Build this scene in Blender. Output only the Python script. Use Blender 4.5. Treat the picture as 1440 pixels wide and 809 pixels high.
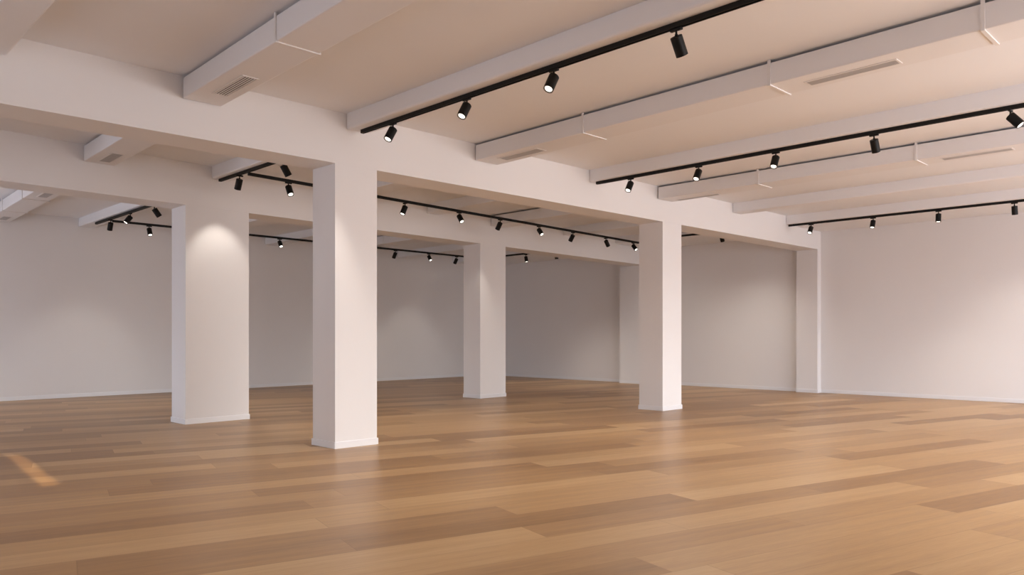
import bpy, bmesh, math, random
from mathutils import Vector, Matrix
R = math.radians
scene = bpy.context.scene
for o in list(bpy.data.objects):
    bpy.data.objects.remove(o, do_unlink=True)
COL = scene.collection

# ------------------------------------------------------------------ camera
FPX, YAW, HOR, CAMZ = 1078.0, 45.42, 473.3, 1.40
cam = bpy.data.cameras.new('camera')
cam.sensor_width = 36.0
cam.lens = FPX / 1440 * 36.0
cam.shift_y = (HOR - 404.5) / 1440.0
cam.clip_start = 0.05
cam.clip_end = 200
camo = bpy.data.objects.new('camera', cam)
COL.objects.link(camo)
camo.location = (0, 0, CAMZ)
camo.rotation_euler = (R(90), 0, R(YAW - 90))
scene.camera = camo

# ------------------------------------------------------------------ exposure, world, sun, daylight
scene.view_settings.view_transform = 'Standard'
scene.view_settings.look = 'None'
scene.view_settings.gamma = 1.0
scene.view_settings.use_curve_mapping = False
scene.view_settings.exposure = 0.12

w = bpy.data.worlds.new('sky')
scene.world = w
w.use_nodes = True
bg = w.node_tree.nodes['Background']
# overcast sky: bright dome, dim ground below the horizon
wt = w.node_tree
geo = wt.nodes.new('ShaderNodeTexCoord'); sep = wt.nodes.new('ShaderNodeSeparateXYZ')
rmp = wt.nodes.new('ShaderNodeValToRGB')
wt.links.new(geo.outputs['Generated'], sep.inputs[0])
wt.links.new(sep.outputs[2], rmp.inputs['Fac'])
rmp.color_ramp.elements[0].position = 0.0; rmp.color_ramp.elements[0].color = (.50, .495, .52, 1)
rmp.color_ramp.elements[1].position = 0.06; rmp.color_ramp.elements[1].color = (.93, .96, 1.0, 1)
side = wt.nodes.new('ShaderNodeMapRange')
side.inputs['From Min'].default_value = -.7; side.inputs['From Max'].default_value = .0
wt.links.new(sep.outputs[0], side.inputs['Value'])
tint = wt.nodes.new('ShaderNodeMix'); tint.data_type = 'RGBA'
tint.inputs['A'].default_value = (.65, .69, .775, 1); tint.inputs['B'].default_value = (1.0, .975, .955, 1)
wt.links.new(side.outputs[0], tint.inputs['Factor'])
mul = wt.nodes.new('ShaderNodeMix'); mul.data_type = 'RGBA'; mul.blend_type = 'MULTIPLY'; mul.inputs['Factor'].default_value = 1
wt.links.new(rmp.outputs['Color'], mul.inputs['A']); wt.links.new(tint.outputs['Result'], mul.inputs['B'])
wt.links.new(mul.outputs['Result'], bg.inputs['Color'])
bg.inputs['Strength'].default_value = SKY = 11.8

def light(name, kind, loc, rot, energy, color=(1, 1, 1), **kw):
    l = bpy.data.lights.new(name, kind)
    l.energy = energy
    l.color = color
    for k, v in kw.items():
        setattr(l, k, v)
    o = bpy.data.objects.new(name, l)
    COL.objects.link(o)
    o.location = loc
    o.rotation_euler = rot
    return o

XL, XR, YF = -1.5, 18.85, -2.6          # left wall, right wall, wall behind the photographer
# sun: travels along +x, elevation 40 degrees
light('sun_light', 'SUN', (-10, 9, 12), (0, R(-50), 0), 9.0, (1.0, 0.76, 0.46), angle=R(1.2))
# daylight in the window openings (area lights sit in the openings and shine inwards)
def portal(name, loc, rot, sx, sy):
    l = light(name, 'AREA', loc, rot, 1.0, (1, 1, 1), shape='RECTANGLE', size=sx, size_y=sy)
    l.data.cycles.is_portal = True
SILL, HEAD = .5, 3.35  # unseen windows, guessed and sized for the daylight they let in
LEFT_OPEN = [(3.4, 5.4), (8.1, 11.0), (13.6, 18.4)]
def sill(a): return {8.1: 2.5, 3.4: 1.2}.get(a, SILL)
def head(a): return {13.6: 2.5, 3.4: 2.8}.get(a, HEAD)
FRONT_OPEN = [(5.4, 11.4), (12.2, 18.4)]
for a, b in FRONT_OPEN:
    portal('sky_portal_front', ((a + b) / 2, YF - .15, (SILL + HEAD) / 2), (R(90), 0, 0), b - a, HEAD - SILL)
for a, b in LEFT_OPEN:
    portal('sky_portal_left', (XL - .15, (a + b) / 2, (sill(a) + head(a)) / 2), (0, R(-90), 0), head(a) - sill(a), b - a)

# ------------------------------------------------------------------ materials
def mat(name, col, rough=.6, metal=0.0, spec=.5, emit=None, es=0):
    m = bpy.data.materials.new(name)
    m.use_nodes = True
    b = m.node_tree.nodes['Principled BSDF']
    b.inputs['Base Color'].default_value = (*col, 1)
    b.inputs['Roughness'].default_value = rough
    b.inputs['Metallic'].default_value = metal
    b.inputs['Specular IOR Level'].default_value = spec
    if emit:
        b.inputs['Emission Color'].default_value = (*emit, 1)
        b.inputs['Emission Strength'].default_value = es
    return m

def plaster(name, a, b_, scale=1.5, bump=.04, rough=.75):
    """painted plaster: very faint tone variation plus a fine roller bump"""
    m = mat(name, a, rough, spec=.3)
    nt = m.node_tree
    N, L = nt.nodes, nt.links
    b = N['Principled BSDF']
    tc = N.new('ShaderNodeTexCoord')
    n = N.new('ShaderNodeTexNoise'); n.inputs['Scale'].default_value = scale; n.inputs['Detail'].default_value = 3
    mx = N.new('ShaderNodeMix'); mx.data_type = 'RGBA'
    mx.inputs['A'].default_value = (*a, 1); mx.inputs['B'].default_value = (*b_, 1)
    L.new(tc.outputs['Object'], n.inputs['Vector'])
    L.new(n.outputs['Fac'], mx.inputs['Factor'])
    L.new(mx.outputs['Result'], b.inputs['Base Color'])
    n2 = N.new('ShaderNodeTexNoise'); n2.inputs['Scale'].default_value = 45; n2.inputs['Detail'].default_value = 2
    bp = N.new('ShaderNodeBump'); bp.inputs['Strength'].default_value = bump; bp.inputs['Distance'].default_value = .01
    L.new(tc.outputs['Object'], n2.inputs['Vector'])
    L.new(n2.outputs['Fac'], bp.inputs['Height'])
    L.new(bp.outputs['Normal'], b.inputs['Normal'])
    return m

M_WALL = plaster('wall_paint', (.83, .80, .785), (.81, .78, .765))
M_CEIL = plaster('ceiling_paint', (.87, .86, .87), (.855, .845, .855))
M_COLM = plaster('column_paint', (.84, .812, .80), (.825, .797, .785))
M_BASE = mat('baseboard_paint', (.84, .83, .84), .4)
M_DUCT = plaster('duct_paint', (.83, .81, .81), (.82, .80, .80), bump=.01, rough=.5)
M_BLACK = mat('black_powder_coat', (.0055, .005, .0045), .5, spec=.25)
M_LENS = mat('lamp_lens', (1, 1, 1), .3, emit=(1.0, .93, .80), es=2.6)
M_RIM = mat('lamp_baffle', (.16, .15, .14), .35, spec=.5)
M_SLOT = mat('grille_shade_paint', (.05, .05, .05), .8)
M_GRILLE = mat('grille_metal', (.48, .46, .46), .45, spec=.4)
M_GRILLEW = mat('grille_frame_paint', (.80, .77, .755), .45)
M_FRAME = mat('window_frame_paint', (.7, .7, .7), .4)
M_SUNMASK = mat('sun_mask_grey', (.45, .44, .42), .8)

def floor_material():
    m = bpy.data.materials.new('oak_plank_floor'); m.use_nodes = True
    nt = m.node_tree; N, L = nt.nodes, nt.links
    b = N['Principled BSDF']
    def math_(op, a=None, b2=None, c=None):
        n = N.new('ShaderNodeMath'); n.operation = op
        for i, v in enumerate((a, b2, c)):
            if v is None: continue
            if isinstance(v, (int, float)): n.inputs[i].default_value = v
            else: L.new(v, n.inputs[i])
        return n.outputs[0]
    tc = N.new('ShaderNodeTexCoord')
    mp = N.new('ShaderNodeMapping'); mp.vector_type = 'POINT'
    mp.inputs['Rotation'].default_value = (0, 0, R(14.0))
    L.new(tc.outputs['Object'], mp.inputs['Vector'])
    sx = N.new('ShaderNodeSeparateXYZ'); L.new(mp.outputs['Vector'], sx.inputs[0])
    U, V = sx.outputs[0], sx.outputs[1]
    W, LEN = .345, 3.0
    vr = math_('DIVIDE', math_('ADD', V, .015 + W * 40), W)
    row = math_('FLOOR', vr)
    wn = N.new('ShaderNodeTexWhiteNoise'); wn.noise_dimensions = '1D'; L.new(row, wn.inputs['W'])
    ur = math_('ADD', math_('DIVIDE', U, LEN), math_('MULTIPLY', wn.outputs['Value'], 7.31))
    col = math_('FLOOR', ur)
    cv = N.new('ShaderNodeCombineXYZ'); L.new(row, cv.inputs[0]); L.new(col, cv.inputs[1])
    wp = N.new('ShaderNodeTexWhiteNoise'); wp.noise_dimensions = '2D'; L.new(cv.outputs[0], wp.inputs['Vector'])
    # grain: stretched noise, shifted per plank
    sh = N.new('ShaderNodeCombineXYZ')
    L.new(math_('MULTIPLY', wp.outputs['Value'], 37.0), sh.inputs[0])
    L.new(math_('MULTIPLY', wp.outputs['Value'], 91.0), sh.inputs[1])
    ad = N.new('ShaderNodeVectorMath'); ad.operation = 'ADD'
    L.new(mp.outputs['Vector'], ad.inputs[0]); L.new(sh.outputs[0], ad.inputs[1])
    sc = N.new('ShaderNodeVectorMath'); sc.operation = 'MULTIPLY'; sc.inputs[1].default_value = (.55, 10.0, 1.0)
    L.new(ad.outputs[0], sc.inputs[0])
    g1 = N.new('ShaderNodeTexNoise'); g1.inputs['Scale'].default_value = 1.3; g1.inputs['Detail'].default_value = 4
    g1.inputs['Roughness'].default_value = .5; g1.inputs['Distortion'].default_value = .25
    L.new(sc.outputs[0], g1.inputs['Vector'])
    sc2 = N.new('ShaderNodeVectorMath'); sc2.operation = 'MULTIPLY'; sc2.inputs[1].default_value = (3.0, 70.0, 1.0)
    L.new(ad.outputs[0], sc2.inputs[0])
    g2 = N.new('ShaderNodeTexNoise'); g2.inputs['Scale'].default_value = 2.0; g2.inputs['Detail'].default_value = 2
    L.new(sc2.outputs[0], g2.inputs['Vector'])
    cr = N.new('ShaderNodeValToRGB')
    e = cr.color_ramp.elements
    e[0].position = 0; e[0].color = (.235, .122, .050, 1)
    e[1].position = 1; e[1].color = (.58, .385, .198, 1)
    for p_, c_ in ((.30, (.35, .196, .085, 1)), (.65, (.48, .288, .130, 1))):
        q = e.new(p_); q.color = c_
    tone = math_('ADD', math_('MULTIPLY', wp.outputs['Value'], .62), math_('MULTIPLY', math_('SUBTRACT', g1.outputs['Fac'], .20), .66))
    tone = math_('ADD', tone, math_('MULTIPLY', math_('SUBTRACT', g2.outputs['Fac'], .5), .42))
    L.new(tone, cr.inputs['Fac'])
    # seams
    fv = math_('FRACT', vr); fu = math_('FRACT', ur)
    dv = math_('MULTIPLY', math_('MINIMUM', fv, math_('SUBTRACT', 1.0, fv)), W)
    du = math_('MULTIPLY', math_('MINIMUM', fu, math_('SUBTRACT', 1.0, fu)), LEN)
    d = math_('MINIMUM', dv, du)
    seam = math_('SUBTRACT', 1.0, math_('MINIMUM', math_('DIVIDE', d, .0035), 1.0))
    mx = N.new('ShaderNodeMix'); mx.data_type = 'RGBA'
    L.new(math_('MULTIPLY', seam, .55), mx.inputs['Factor'])
    L.new(cr.outputs['Color'], mx.inputs['A']); mx.inputs['B'].default_value = (.16, .08, .035, 1)
    L.new(mx.outputs['Result'], b.inputs['Base Color'])
    rr = math_('ADD', .30, math_('MULTIPLY', g1.outputs['Fac'], .12))
    L.new(rr, b.inputs['Roughness'])
    b.inputs['Specular IOR Level'].default_value = .32
    bp = N.new('ShaderNodeBump'); bp.inputs['Strength'].default_value = .05; bp.inputs['Distance'].default_value = .003
    L.new(math_('MULTIPLY', seam, -1.5), bp.inputs['Height'])
    L.new(bp.outputs['Normal'], b.inputs['Normal'])
    return m
M_FLOOR = floor_material()

# ------------------------------------------------------------------ mesh helpers
def link(name, bm, m, parent=None, smooth=False):
    me = bpy.data.meshes.new(name)
    bmesh.ops.recalc_face_normals(bm, faces=bm.faces)
    bm.to_mesh(me); bm.free()
    if smooth:
        for p in me.polygons: p.use_smooth = True
    for mm in (m if isinstance(m, (list, tuple)) else [m]):
        me.materials.append(mm)
    o = bpy.data.objects.new(name, me); COL.objects.link(o)
    if parent: o.parent = parent
    return o

def prism(bm, poly, z0, z1, mi=0):
    """vertical prism on a ground polygon"""
    n = len(poly)
    zt = z1 if isinstance(z1, (list, tuple)) else [z1] * n
    a = [bm.verts.new((x, y, z0)) for x, y in poly]
    b = [bm.verts.new((x, y, zt[i])) for i, (x, y) in enumerate(poly)]
    fs = [bm.faces.new(a[::-1]), bm.faces.new(b)]
    for i in range(n):
        fs.append(bm.faces.new((a[i], a[(i + 1) % n], b[(i + 1) % n], b[i])))
    for f in fs: f.material_index = mi
    return a, b

def box(bm, x0, x1, y0, y1, z0, z1, mi=0):
    return prism(bm, [(x0, y0), (x1, y0), (x1, y1), (x0, y1)], z0, z1, mi)

def tube(bm, p0, p1, r0, r1=None, seg=20, mi=0, cap=True):
    r1 = r0 if r1 is None else r1
    p0, p1 = Vector(p0), Vector(p1)
    d = (p1 - p0).normalized()
    q = d.to_track_quat('Z', 'Y').to_matrix()
    A, B = [], []
    for i in range(seg):
        t = 2 * math.pi * i / seg
        v = q @ Vector((math.cos(t), math.sin(t), 0))
        A.append(bm.verts.new(p0 + v * r0)); B.append(bm.verts.new(p1 + v * r1))
    for i in range(seg):
        f = bm.faces.new((A[i], A[(i + 1) % seg], B[(i + 1) % seg], B[i])); f.material_index = mi; f.smooth = True
    if cap:
        bm.faces.new(A[::-1]).material_index = mi; bm.faces.new(B).material_index = mi

def bevel_mod(o, wd=.01, seg=2, ang=40):
    m = o.modifiers.new('bevel', 'BEVEL'); m.width = wd; m.segments = seg; m.limit_method = 'ANGLE'; m.angle_limit = R(ang)
    return o

def thing(name, label, cat, loc=(0, 0, 0), group=None):
    o = bpy.data.objects.new(name, None); COL.objects.link(o)
    o.location = loc; o.empty_display_size = .1
    o['label'] = label; o['category'] = cat
    if group: o['group'] = group
    return o

def tag(o, label, cat, group=None):
    o['label'] = label; o['category'] = cat
    if group: o['group'] = group
    return o

def struct(name, bm, m):
    o = link(name, bm, m); o['kind'] = 'structure'
    return o

# ------------------------------------------------------------------ plan of the hall
def y1(x): return 8.325 - .010 * (x - 5.105)       # camera-side face of the front main beam
D1 = .535                                           # its width
def y2(x): return 11.958 + .0706 * x               # camera-side face of the rear main beam (runs slightly askew)
D2 = .57
def y3(x): return 19.33 + .05 * x                  # back wall
ZC = (4.20, 4.17, 4.12)                             # slab height in the three bays
ZB1, ZB2 = 3.555, 3.49                             # undersides of the main beams
TOP = 4.40

# floor
bm = bmesh.new()
prism(bm, [(XL - .3, YF - .3), (XR + .3, YF - .3), (XR + .3, y3(XR) + .3), (XL - .3, y3(XL) + .3)], -.2, 0)
struct('floor', bm, M_FLOOR)
# ceiling slabs, one per bay, one mesh
bm = bmesh.new()
m1 = lambda x: y1(x) + D1 / 2
m2 = lambda x: y2(x) + D2 / 2
prism(bm, [(XL - .3, YF - .3), (XR + .3, YF - .3), (XR + .3, m1(XR)), (XL - .3, m1(XL))], ZC[0], 4.7)
struct('ceiling', bm, M_CEIL)
bm = bmesh.new()
prism(bm, [(XL - .3, m1(XL)), (XR + .3, m1(XR)), (XR + .3, m2(XR)), (XL - .3, m2(XL))], ZC[1], 4.7)
struct('ceiling', bm, M_CEIL)
bm = bmesh.new()
prism(bm, [(XL - .3, m2(XL)), (XR + .3, m2(XR)), (XR + .3, y3(XR) + .3), (XL - .3, y3(XL) + .3)], ZC[2], 4.7)
struct('ceiling', bm, M_CEIL)
# walls
bm = bmesh.new()
prism(bm, [(XL - .3, y3(XL - .3)), (XR, y3(XR)), (XR, y3(XR) + .3), (XL - .3, y3(XL) + .3)], 0, 4.12)
struct('wall_back', bm, M_WALL)
bm = bmesh.new()
box(bm, XR, XR + .3, YF - .3, y3(XR) + .3, 0, 4.12)
struct('wall_right', bm, M_WALL)
def wall_with_openings(name, along, c0, c1, s0, s1, opens):
    bm = bmesh.new()
    def seg(a, b, z0, z1):
        if along == 'y': box(bm, c0, c1, a, b, z0, z1)
        else: box(bm, a, b, c0, c1, z0, z1)
    p = s0
    for a, b in opens:
        seg(p, a, 0, 4.12); seg(a, b, 0, sill(a) if along == 'y' else SILL); seg(a, b, head(a) if along == 'y' else HEAD, 4.12); p = b
    seg(p, s1, 0, 4.12)
    return struct(name, bm, M_WALL)
wall_with_openings('wall_left', 'y', XL - .3, XL, YF - .3, y3(XL), LEFT_OPEN)
wall_with_openings('wall_front', 'x', YF - .3, YF, XL, XR, FRONT_OPEN)
k = 0
for al, opens in (('y', LEFT_OPEN), ('x', FRONT_OPEN)):
    for a, b in opens:
        k += 1
        bm = bmesh.new()
        t = .06
        n = 1 if (al, a) == ('y', 8.1) else 3
        def bar(p, q, z0, z1):
            if al == 'y': box(bm, XL - .26, XL - .20, p, q, z0, z1)
            else: box(bm, p, q, YF - .26, YF - .20, z0, z1)
        s0, s1 = (sill(a), head(a)) if al == 'y' else (SILL, HEAD)
        bar(a, b, s0, s0 + t); bar(a, b, s1 - t, s1)
        for i in range(n + 1):
            c = a + (b - a - t) * i / n
            bar(c, c + t, s0 + t, s1 - t)
        struct('window_%d' % k, bm, M_FRAME)
# unseen slabs added to block the sun; their gap leaves a floor streak
def add_sun_mask():
    bm = bmesh.new()
    z0, z1 = 3.60, 3.66
    g = 4.29                                    # 3.6 / tan(40 deg)
    def gx(y): return 1.865 + .083 * (y - 8.1) - g
    ya, yb = 8.05, 11.2
    wd = .12
    box(bm, XL - 5.5, XL - .3, -4, ya, z0, z1)
    box(bm, XL - 5.5, XL - .3, yb, 22, z0, z1)
    prism(bm, [(XL - 5.5, ya), (gx(ya), ya), (gx(yb), yb), (XL - 5.5, yb)], z0, z1)
    prism(bm, [(gx(ya) + wd, ya), (XL - .3, ya), (XL - .3, yb), (gx(yb) + wd, yb)], z0, z1)
    return struct('sun_mask_9', bm, M_SUNMASK)
add_sun_mask()

# baseboards on the walls
BH, BT = .085, .014
bm = bmesh.new()
prism(bm, [(XL, y3(XL) - BT), (XR, y3(XR) - BT), (XR, y3(XR)), (XL, y3(XL))], 0, BH)
bevel_mod(struct('baseboard_back', bm, M_BASE), .004)

def column(name, poly, top, label, edges=(0, 1, 2, 3), group=None, zt=None, mtl=None):
    """poly runs counter-clockwise from the near-left corner; edges = sides that carry a baseboard"""
    cx = sum(p[0] for p in poly) / 4; cy = sum(p[1] for p in poly) / 4
    t = thing(name, label, 'pilaster' if name == 'pilaster' else 'column', (cx, cy, 0), group)
    loc = [(x - cx, y - cy) for x, y in poly]
    bm = bmesh.new(); prism(bm, loc, 0, top)
    link('shaft', bm, M_COLM, t)
    bm = bmesh.new()
    # baseboard ring: offset polygon outward
    out = []
    n = len(loc)
    for i in range(n):
        p, q, r = Vector((*loc[i - 1], 0)), Vector((*loc[i], 0)), Vector((*loc[(i + 1) % n], 0))
        d1, d2 = (q - p).normalized(), (r - q).normalized()
        n1, n2 = Vector((d1.y, -d1.x, 0)), Vector((d2.y, -d2.x, 0))
        a = BT if (i - 1) % n in edges else 0
        b = BT if i in edges else 0
        # intersect the two offset lines
        s = n1.x * n2.y - n1.y * n2.x
        px = (a * n2.y - b * n1.y) / s; py = (b * n1.x - a * n2.x) / s
        out.append((q.x + px, q.y + py))
    prism(bm, out, 0, BH)
    bevel_mod(link('baseboard', bm, M_BASE, t), .004)
    return t

def quad(xa, xb, yf, dep):
    return [(xa, yf(xa)), (xb, yf(xb)), (xb, yf(xb) + dep), (xa, yf(xa) + dep)]
b = BT
column('column', quad(5.105 + b, 5.75 - b, lambda x: y1(x), D1 - .0), ZB1,
       'nearest square white column in the front row, tall bright face with a light scallop')
column('column', quad(12.085 + b, 12.735 - b, lambda x: y1(x), D1), ZB1,
       'white column right of centre in the front row, carrying the front beam')
column('column', quad(4.85, 5.94, lambda x: y2(x), D2), ZB2,
       'broad white column on the left in the rear row, wider than the others')
column('column', quad(11.59, 12.44, lambda x: y2(x), D2), ZB2,
       'farthest freestanding white column, in the middle of the room under the rear beam')
EX = 18.66
column('pilaster', [(EX, y1(EX)), (XR, y1(EX)), (XR, y1(EX) + D1), (EX, y1(EX) + D1)], ZB1,
       'shallow white pilaster on the right wall where the front beam ends', edges=(0, 2, 3))
FX = 18.50
column('pilaster', [(FX, 13.27), (XR, 13.27), (XR, 14.15), (FX, 14.15)], ZB2,
       'shallow white pilaster on the far right wall, just left of the front column', edges=(0, 2, 3))
# right wall baseboards between the pilasters
def wall_base(name, ya, yb):
    bm = bmesh.new(); box(bm, XR - BT, XR, ya, yb, 0, BH)
    bevel_mod(struct(name, bm, M_BASE), .004)
wall_base('baseboard_right', YF, y1(EX) - BT)
wall_base('baseboard_right_middle', y1(EX) + D1 + BT, 13.27 - BT)
wall_base('baseboard_right_rear', 14.15 + BT, y3(XR) - BT)
bm = bmesh.new()
box(bm, XL, XL + BT, YF, y3(XL) - BT, 0, BH)
struct('baseboard_left', bm, M_BASE)
bm = bmesh.new()
box(bm, XL + BT, XR - BT, YF, YF + BT, 0, BH)
struct('baseboard_front', bm, M_BASE)

# main beams
bm = bmesh.new()
prism(bm, [(XL, y1(XL)), (XR, y1(XR)), (XR, y1(XR) + D1), (XL, y1(XL) + D1)], ZB1, 4.25)
tag(bevel_mod(link('main_beam', bm, M_COLM), .002), 'deep white main beam across the front row of columns', 'beam')
bm = bmesh.new()
prism(bm, [(XL, y2(XL)), (XR, y2(XR)), (XR, y2(XR) + D2), (XL, y2(XL) + D2)], ZB2, 4.25)
tag(bevel_mod(link('main_beam', bm, M_COLM), .002), 'deep white main beam across the rear row of columns', 'beam')

# secondary ceiling beams: (x0, x1), bay spans
def span(bay, xa, xb):
    """corner points of a strip xa..xb running through a bay"""
    if bay == 0: lo, hi = (lambda x: YF), y1
    elif bay == 1: lo, hi = (lambda x: y1(x) + D1), y2
    else: lo, hi = (lambda x: y2(x) + D2), y3
    return [(xa, lo(xa)), (xb, lo(xb)), (xb, hi(xb)), (xa, hi(xa))]
SB = [(1.34, 1.655, 'at the upper left corner of the picture'),
      (5.28, 5.60, None), (9.98, 10.30, None), (14.62, 14.94, None), (17.00, XR, None)]
SBL = {
 (0, 0): 'white ceiling beam in the top left corner, nearest the camera',
 (0, 1): 'white ceiling beam directly above the long foreground black track',
 (0, 2): 'white ceiling beam above the second black track on the right',
 (0, 3): 'white ceiling beam with no track, between the second and the farthest right-hand track',
 (0, 4): 'wide lowered white ceiling band above the farthest right track, along the right wall',
 (1, 1): 'white ceiling beam in the middle bay above the short left track',
 (1, 2): 'white ceiling beam in the middle bay, seen between nearest column and rear centre column',
 (1, 3): 'white ceiling beam in the middle bay left of the front row right column',
 (1, 4): 'lowered white ceiling band in the middle bay along the right wall',
 (2, 1): 'white ceiling beam in the rear bay above the left far track',
 (2, 2): 'white ceiling beam in the rear bay, seen just right of the broad column',
 (2, 3): 'white ceiling beam in the rear bay, seen right of the nearest column',
 (2, 4): 'lowered white ceiling band in the rear bay at the far right corner',
}
ZS = (4.00, 3.97, 3.93)
for (bay, i), lab in SBL.items():
    xa, xb, _ = SB[i]
    bm = bmesh.new()
    prism(bm, span(bay, xa, xb), ZS[bay], ZC[bay] + .03)
    tag(bevel_mod(link('ceiling_beam', bm, M_CEIL), .022, 3), lab, 'beam')

# ------------------------------------------------------------------ air ducts
def duct(label, xf, wd, ya, yb, z0, z1, straps, vents, group=None, sk=(0, 0)):
    """xf(y) = near side; the duct is a square box hung just clear of the slab"""
    ym = (ya + yb) / 2; x0 = xf(ym)
    t = thing('air_duct', label, 'air duct', (x0, ym, z0), group)
    def P(x, y): return (x - x0, y - ym)
    bm = bmesh.new()
    prism(bm, [P(xf(ya), ya), P(xf(ya) + wd, ya + sk[0] * wd), P(xf(yb) + wd, yb + sk[1] * wd), P(xf(yb), yb)], 0, z1 - z0 - .028)
    bevel_mod(link('casing', bm, M_DUCT, t), .012, 2)
    # hidden-looking hangers that close the gap up to the slab
    for s in straps:
        bm = bmesh.new(); q = .011; hw = .016
        a, c = s - hw, s + hw
        # U band: near side, underside, far side
        prism(bm, [P(xf(a) - q, a), P(xf(a), a), P(xf(c), c), P(xf(c) - q, c)], -q, z1 - z0 - .001)
        prism(bm, [P(xf(a), a), P(xf(a) + wd, a), P(xf(c) + wd, c), P(xf(c), c)], -q, 0)
        prism(bm, [P(xf(a) + wd, a), P(xf(a) + wd + q, a), P(xf(c) + wd + q, c), P(xf(c) + wd, c)], -q, z1 - z0 - .001)
        link('strap', bm, M_GRILLEW, t)
    for (va, vb, off, vw, m_) in vents:
        e = .018
        bm = bmesh.new()
        def strip(u0, u1, s0, s1, za, zb):
            prism(bm, [P(xf(s0) + u0, s0), P(xf(s0) + u1, s0), P(xf(s1) + u1, s1), P(xf(s1) + u0, s1)], za, zb)
        u0, u1 = off, off + vw
        strip(u0 - e, u0, va - e, vb + e, -.006, 0); strip(u1, u1 + e, va - e, vb + e, -.006, 0)
        strip(u0, u1, va - e, va, -.006, 0); strip(u0, u1, vb, vb + e, -.006, 0)
        g = link('vent_grille', bm, M_GRILLEW, t)
        bm = bmesh.new(); strip(u0, u1, va, vb, -.0012, 0); link('vent_shade_sheet', bm, M_SLOT, g)  # flat dark sheet, painted as the shade behind the louvres
        bm = bmesh.new(); n = 5 if m_ is M_GRILLEW else 6
        for j in range(n):
            c = u0 + vw * (j + .5) / n; h_ = vw / n * (.25 if m_ is M_GRILLEW else .40)
            strip(c - h_, c + h_, va, vb, -.005, -.0022)
        link('louvre', bm, m_, g)
    return t
f1 = lambda y: 3.035 + .026 * y
f2 = lambda y: 7.215 + .024 * y
f3 = lambda y: 11.92
G = .02
def yy(x): return y1(x) - G
duct('white square air duct at upper left with dark slotted vent beside the front beam', f1, .42, -1.5, yy(3.3), 3.95, 4.20,
     [6.15, 3.7, 1.25], [(7.18, 7.90, .17, .135, M_GRILLEW)])
duct('long white air duct above the gap between the first and second tracks, two grey vents', f2, .44, -1.5, yy(7.6), 3.95, 4.20,
     [6.21, 3.70, 1.79], [(7.17, 7.93, .15, .16, M_GRILLE), (2.55, 3.40, .19, .125, M_GRILLE)])
duct('white air duct behind the second track, right of the picture', f3, .45, -1.5, yy(12.1), 3.95, 4.20,
     [6.24, 3.79, 1.4], [(7.18, 8.02, .30, .10, M_GRILLE), (2.65, 3.50, .16, .14, M_GRILLE)])
b1 = lambda x: y1(x) + D1 + G
duct('short white air duct in the middle bay at left with one small grey vent', f1, .42, b1(3.3), y2(3.35) - G, 3.92, 4.17,
     [9.4], [(11.35, 11.98, .15, .14, M_GRILLE)], sk=(-.01, .0706))
duct('white air duct in the middle bay, right of the nearest column', f2, .44, b1(7.5), y2(7.5) - G, 3.92, 4.17, [10.0], [], sk=(-.01, .0706))
duct('white air duct in the middle bay left of the front row right column', f3, .45, b1(12), y2(12) - G, 3.92, 4.17, [10.0], [], sk=(-.01, .0706))
f1c = lambda y: 2.98 + .026 * y
duct('white air duct in the rear bay at the left edge with two small grey vents', f1c, .42, y2(3.4) + D2 + G, y3(3.4) - G, 3.875, 4.12,
     [15.95, 17.75], [(14.95, 15.55, .16, .14, M_GRILLE), (18.6, 19.15, .16, .14, M_GRILLE)], sk=(.0706, .05))
duct('white air duct in the rear bay behind the broad column', f2, .44, y2(7.6) + D2 + G, y3(7.6) - G, 3.875, 4.12, [17.0], [], sk=(.0706, .05))
duct('white air duct in the rear bay seen right of the nearest column', f3, .45, y2(12) + D2 + G, y3(12) - G, 3.875, 4.12, [17.0], [], sk=(.0706, .05))

# ------------------------------------------------------------------ lighting tracks
TW, TH = .046, .045
def track(label, p, q, zb):
    p, q = Vector((*p, 0)), Vector((*q, 0)); d = (q - p).normalized(); n = Vector((-d.y, d.x, 0))
    c = (p + q) / 2
    bm = bmesh.new()
    h = TW / 2
    def P(s, o): v = s + n * o - c; return (v.x, v.y)
    # rail with a slot in its underside: two side walls, a top, and end caps
    prism(bm, [P(p, -h), P(q, -h), P(q, -h + .010), P(p, -h + .010)], 0, TH)
    prism(bm, [P(p, h - .010), P(q, h - .010), P(q, h), P(p, h)], 0, TH)
    prism(bm, [P(p, -h + .010), P(q, -h + .010), P(q, h - .010), P(p, h - .010)], .010, TH)
    for a, b_ in ((p, p + d * .03), (q - d * .03, q)):
        prism(bm, [P(a, -h + .010), P(b_, -h + .010), P(b_, h - .010), P(a, h - .010)], 0, .010)
    o = link('lighting_track', bm, M_BLACK)
    o.location = (c.x, c.y, zb)
    return tag(o, label, 'track')
ZT = (3.955, 3.928, 3.872)
TX = (5.43, 10.06, 17.10)
track('long black lighting track in the foreground, running to the top edge of the picture', (TX[0], 1.2), (TX[0], 8.20), ZT[0])
track('second black lighting track from the front, on the right', (TX[1], .4), (TX[1], 8.18), ZT[0])
track('farthest black lighting track on the right, before the right wall', (TX[2], .8), (TX[2], 8.18), ZT[0])
XT2, XT2R = 5.39, 16.70
ZA2 = 3.866
def ya2(x): return 11.18 + .085 * (x - 5.3)
track('short black track in the middle bay, left of the nearest column', (XT2, 9.0), (XT2, y2(XT2) - .07), ZT[1])
track('long black track in the middle bay, crossing behind the nearest column', (5.36, ya2(5.36)), (XT2R, ya2(XT2R)), ZA2)
track('black track in the middle bay just right of the front row right column', (XT2R, 9.0), (XT2R, ya2(XT2R) - .06), ZT[1])
XT3, XT3R = 5.34, 16.50
ZA3 = 3.820
def ya3(x): return 17.48 + .024 * (x - 5.4)
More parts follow.
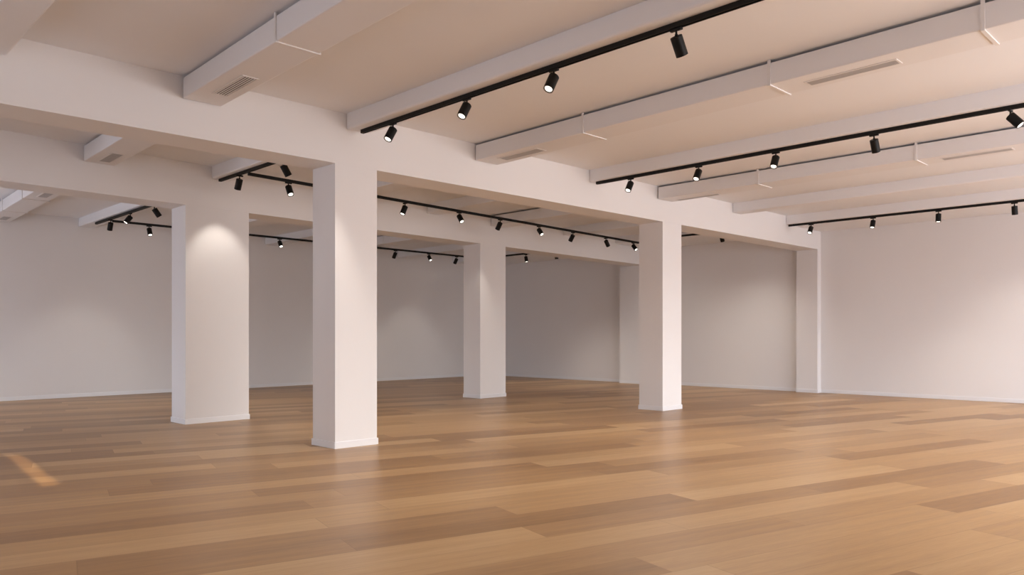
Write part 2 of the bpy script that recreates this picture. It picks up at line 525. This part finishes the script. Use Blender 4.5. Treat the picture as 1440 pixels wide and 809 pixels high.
track('short black track in the rear bay, left of the broad column', (XT3, 14.2), (XT3, 18.5), ZT[2])
track('long black track in the rear bay, crossing behind the columns', (5.36, ya3(5.36)), (XT3R, ya3(XT3R)), ZA3)
track('short black track in the rear bay, right of the rear centre column', (XT3R, 14.3), (XT3R, ya3(XT3R) - .06), ZT[2])

# ------------------------------------------------------------------ track spotlights
SPOT_E = 75.0
def make_spot():
    """prototype: hangs from the underside of a track at its origin, aims along local +X, tilted 30 degrees"""
    t = thing('track_spotlight', '', 'spotlight')
    bm = bmesh.new()
    box(bm, -.015, .015, -.055, .055, -.022, 0)
    bevel_mod(link('adapter', bm, M_BLACK, t), .003)
    bm = bmesh.new()
    tube(bm, (0, 0, -.022), (0, 0, -.062), .009, seg=12)
    tube(bm, (0, 0, -.050), (0, 0, -.066), .013, seg=12)
    link('stem', bm, M_BLACK, t)
    return t
def finish_spot(t, tilt):
    """housing tilted about its pivot"""
    d = Vector((math.sin(tilt), 0, -math.cos(tilt)))
    up = Vector((math.cos(tilt), 0, math.sin(tilt)))
    r, Ln = .051, .165
    a = Vector((0, 0, -.062)) - d * .008 + up * .0 + Vector((0, 0, -.012))
    b_ = a + d * Ln
    bm = bmesh.new()
    tube(bm, a + d * .004, b_, r, seg=28, cap=False)
    tube(bm, a, a + d * .004, r - .004, r, seg=28, cap=False)
    # back cap
    q = d.to_track_quat('Z', 'Y').to_matrix()
    ring = [bm.verts.new(a + q @ Vector(((r - .004) * math.cos(2 * math.pi * i / 28), (r - .004) * math.sin(2 * math.pi * i / 28), 0))) for i in range(28)]
    bm.faces.new(ring)
    # front rim, then inner wall going back into the housing
    tube(bm, b_, b_ + d * .0005, r, r - .006, seg=28, cap=False, mi=1)
    tube(bm, b_, b_ - d * .008, r - .006, r - .016, seg=28, cap=False, mi=1)
    hs = link('housing', bm, [M_BLACK, M_RIM], t)
    bm = bmesh.new()
    c = b_ - d * .006
    tube(bm, c - d * .003, c, r - .0155, seg=28)
    link('lens', bm, M_LENS, hs)
    return b_, d
def spot(label, x, y, z, pan, tilt=30, group=None, e=1.0, real=True):
    t = make_spot()
    t['label'] = label
    if group: t['group'] = group
    b_, d = finish_spot(t, R(tilt))
    t.location = (x, y, z); t.rotation_euler = (0, 0, R(pan))
    if real:
        l = bpy.data.lights.new('spot_lamp', 'SPOT')
        l.energy = SPOT_E * e * (.48 if pan == 90 else 1.0); l.color = (1.0, .92, .83); l.spot_size = R({180: 96, 90: 62}.get(pan, 98)); l.spot_blend = {180: .45, 90: .6}.get(pan, .8); l.shadow_soft_size = .04
        o = bpy.data.objects.new('spot_lamp', l); COL.objects.link(o)
        o.parent = t
        o.location = b_ + d * .004
        o.rotation_euler = (-d).to_track_quat('Z', 'Y').to_euler()
    return t
LEFTW, AWAY, RIGHTW, TOWARD = 180, 90, 0, -90
g1 = 'spotlights on the long foreground track'
spot('black spotlight nearest the far end of the foreground track, lit lens tilted left', TX[0], 7.54, ZT[0], LEFTW, 30, g1)
spot('black spotlight second from the far end of the foreground track, lit lens tilted left', TX[0], 6.20, ZT[0], LEFTW, 30, g1)
spot('black spotlight third from the far end of the foreground track, lit lens tilted left', TX[0], 4.94, ZT[0], LEFTW, 30, g1)
spot('large black spotlight near the top edge, tilted right with its lens turned away', TX[0], 3.57, ZT[0], RIGHTW, 34, g1)
g2 = 'spotlights on the second right-hand track'
spot('black spotlight nearest the left end of the second right-hand track', TX[1], 7.475, ZT[0], LEFTW, 30, g2)
spot('black spotlight second from the left end of the second right-hand track', TX[1], 6.22, ZT[0], LEFTW, 30, g2)
spot('black spotlight in the middle of the second right-hand track, lit lens tilted left', TX[1], 5.00, ZT[0], LEFTW, 26, g2)
spot('black spotlight on the second right-hand track with its lens turned away right', TX[1], 3.69, ZT[0], RIGHTW, 28, g2)
spot('black spotlight at the right edge of the picture, bright lens tilted down right', TX[1], 2.21, ZT[0], TOWARD, 40, g2)
g3 = 'spotlights on the farthest right-hand track'
spot('small black spotlight nearest the left end of the farthest right-hand track', TX[2], 7.65, ZT[0], LEFTW, 32, g3)
spot('small black spotlight second from the left on the farthest right-hand track', TX[2], 6.29, ZT[0], LEFTW, 20, g3)
spot('small black spotlight third on the farthest right-hand track, pointing straight down', TX[2], 5.01, ZT[0], LEFTW, 6, g3)
spot('small black spotlight at the right edge on the farthest track, lens turned away', TX[2], 3.69, ZT[0], RIGHTW, 14, g3)

# rear bays: x on a track line chosen by the stem's column in the picture
fwx, fwy = math.cos(R(YAW)), math.sin(R(YAW))
g4 = 'spotlights in the middle bay'
ML = [
 ('black spotlight on the short middle bay track, tilted left with no lens showing', (XT2, 11.55), ZT[1], AWAY, 28),
 ('black spotlight just below the front beam left of the nearest column, tilted right', (XT2, 10.15), ZT[1], RIGHTW, 32),
 ('black spotlight left of the nearest column in the middle bay, bright lens tilted right', 6.06, ZA2, TOWARD, 30),
 ('first black spotlight right of the nearest column, bright lens facing the camera', 8.52, ZA2, LEFTW, 24),
 ('second black spotlight right of the nearest column, lens tilted right', 9.93, ZA2, TOWARD, 36),
 ('third black spotlight right of the nearest column, lens turned away left, by rear column', 11.16, ZA2, AWAY, 34),
 ('fourth black spotlight right of the nearest column, lit lens tilted right', 12.46, ZA2, TOWARD, 38),
 ('fifth black spotlight right of the nearest column, lens turned away left', 13.75, ZA2, AWAY, 34),
 ('sixth black spotlight right of the nearest column, dark and tilted right', 15.14, ZA2, RIGHTW, 38),
 ('black spotlight touching the left edge of the front row right column, small lit lens', 16.42, ZA2, TOWARD, 40),
 ('small black spotlight peeking below the front beam, right of the front row right column', (XT2R, 9.70), ZT[1], RIGHTW, 25),
]
for lab, pos, z, pan, tl in ML:
    x, y = pos if isinstance(pos, tuple) else (pos, ya2(pos))
    spot(lab, x, y, z, pan, tl, g4)
g5 = 'spotlights in the rear bay'
RL = [
 ('leftmost black spotlight in the rear bay, tilted left with no lens showing', (XT3, 17.52), ZT[2], AWAY, 26),
 ('black spotlight overlapping the track crossing in the rear bay, lit lens tilted left', (XT3, 16.32), ZT[2], LEFTW, 36),
 ('black spotlight in the rear bay beside the broad column, tilted right, lens turned away', (XT3, 15.02), ZT[2], RIGHTW, 36),
 ('black spotlight on the rear crossing track left of the broad column, bright lens', 6.11, ZA3, TOWARD, 26),
 ('black spotlight between the broad column and the nearest column, bright lens', 9.23, ZA3, TOWARD, 34),
 ('first small black spotlight of the rear bay right of the nearest column, lens turned away', 12.80, ZA3, AWAY, 34),
 ('second small black spotlight of the rear bay right of the nearest column, tiny lit lens', 14.01, ZA3, TOWARD, 36),
 ('small black spotlight touching the left edge of the rear centre column', 15.10, ZA3, AWAY, 34),
 ('small black spotlight right of the rear centre column, bright round lens', (XT3R, 16.15), ZT[2], TOWARD, 12),
 ('tiny black spotlight peeking below the rear beam, right of the rear centre column', (XT3R, 14.92), ZT[2], RIGHTW, 8),
]
for lab, pos, z, pan, tl in RL:
    x, y = pos if isinstance(pos, tuple) else (pos, ya3(pos))
    spot(lab, x, y, z, pan, tl, g5)
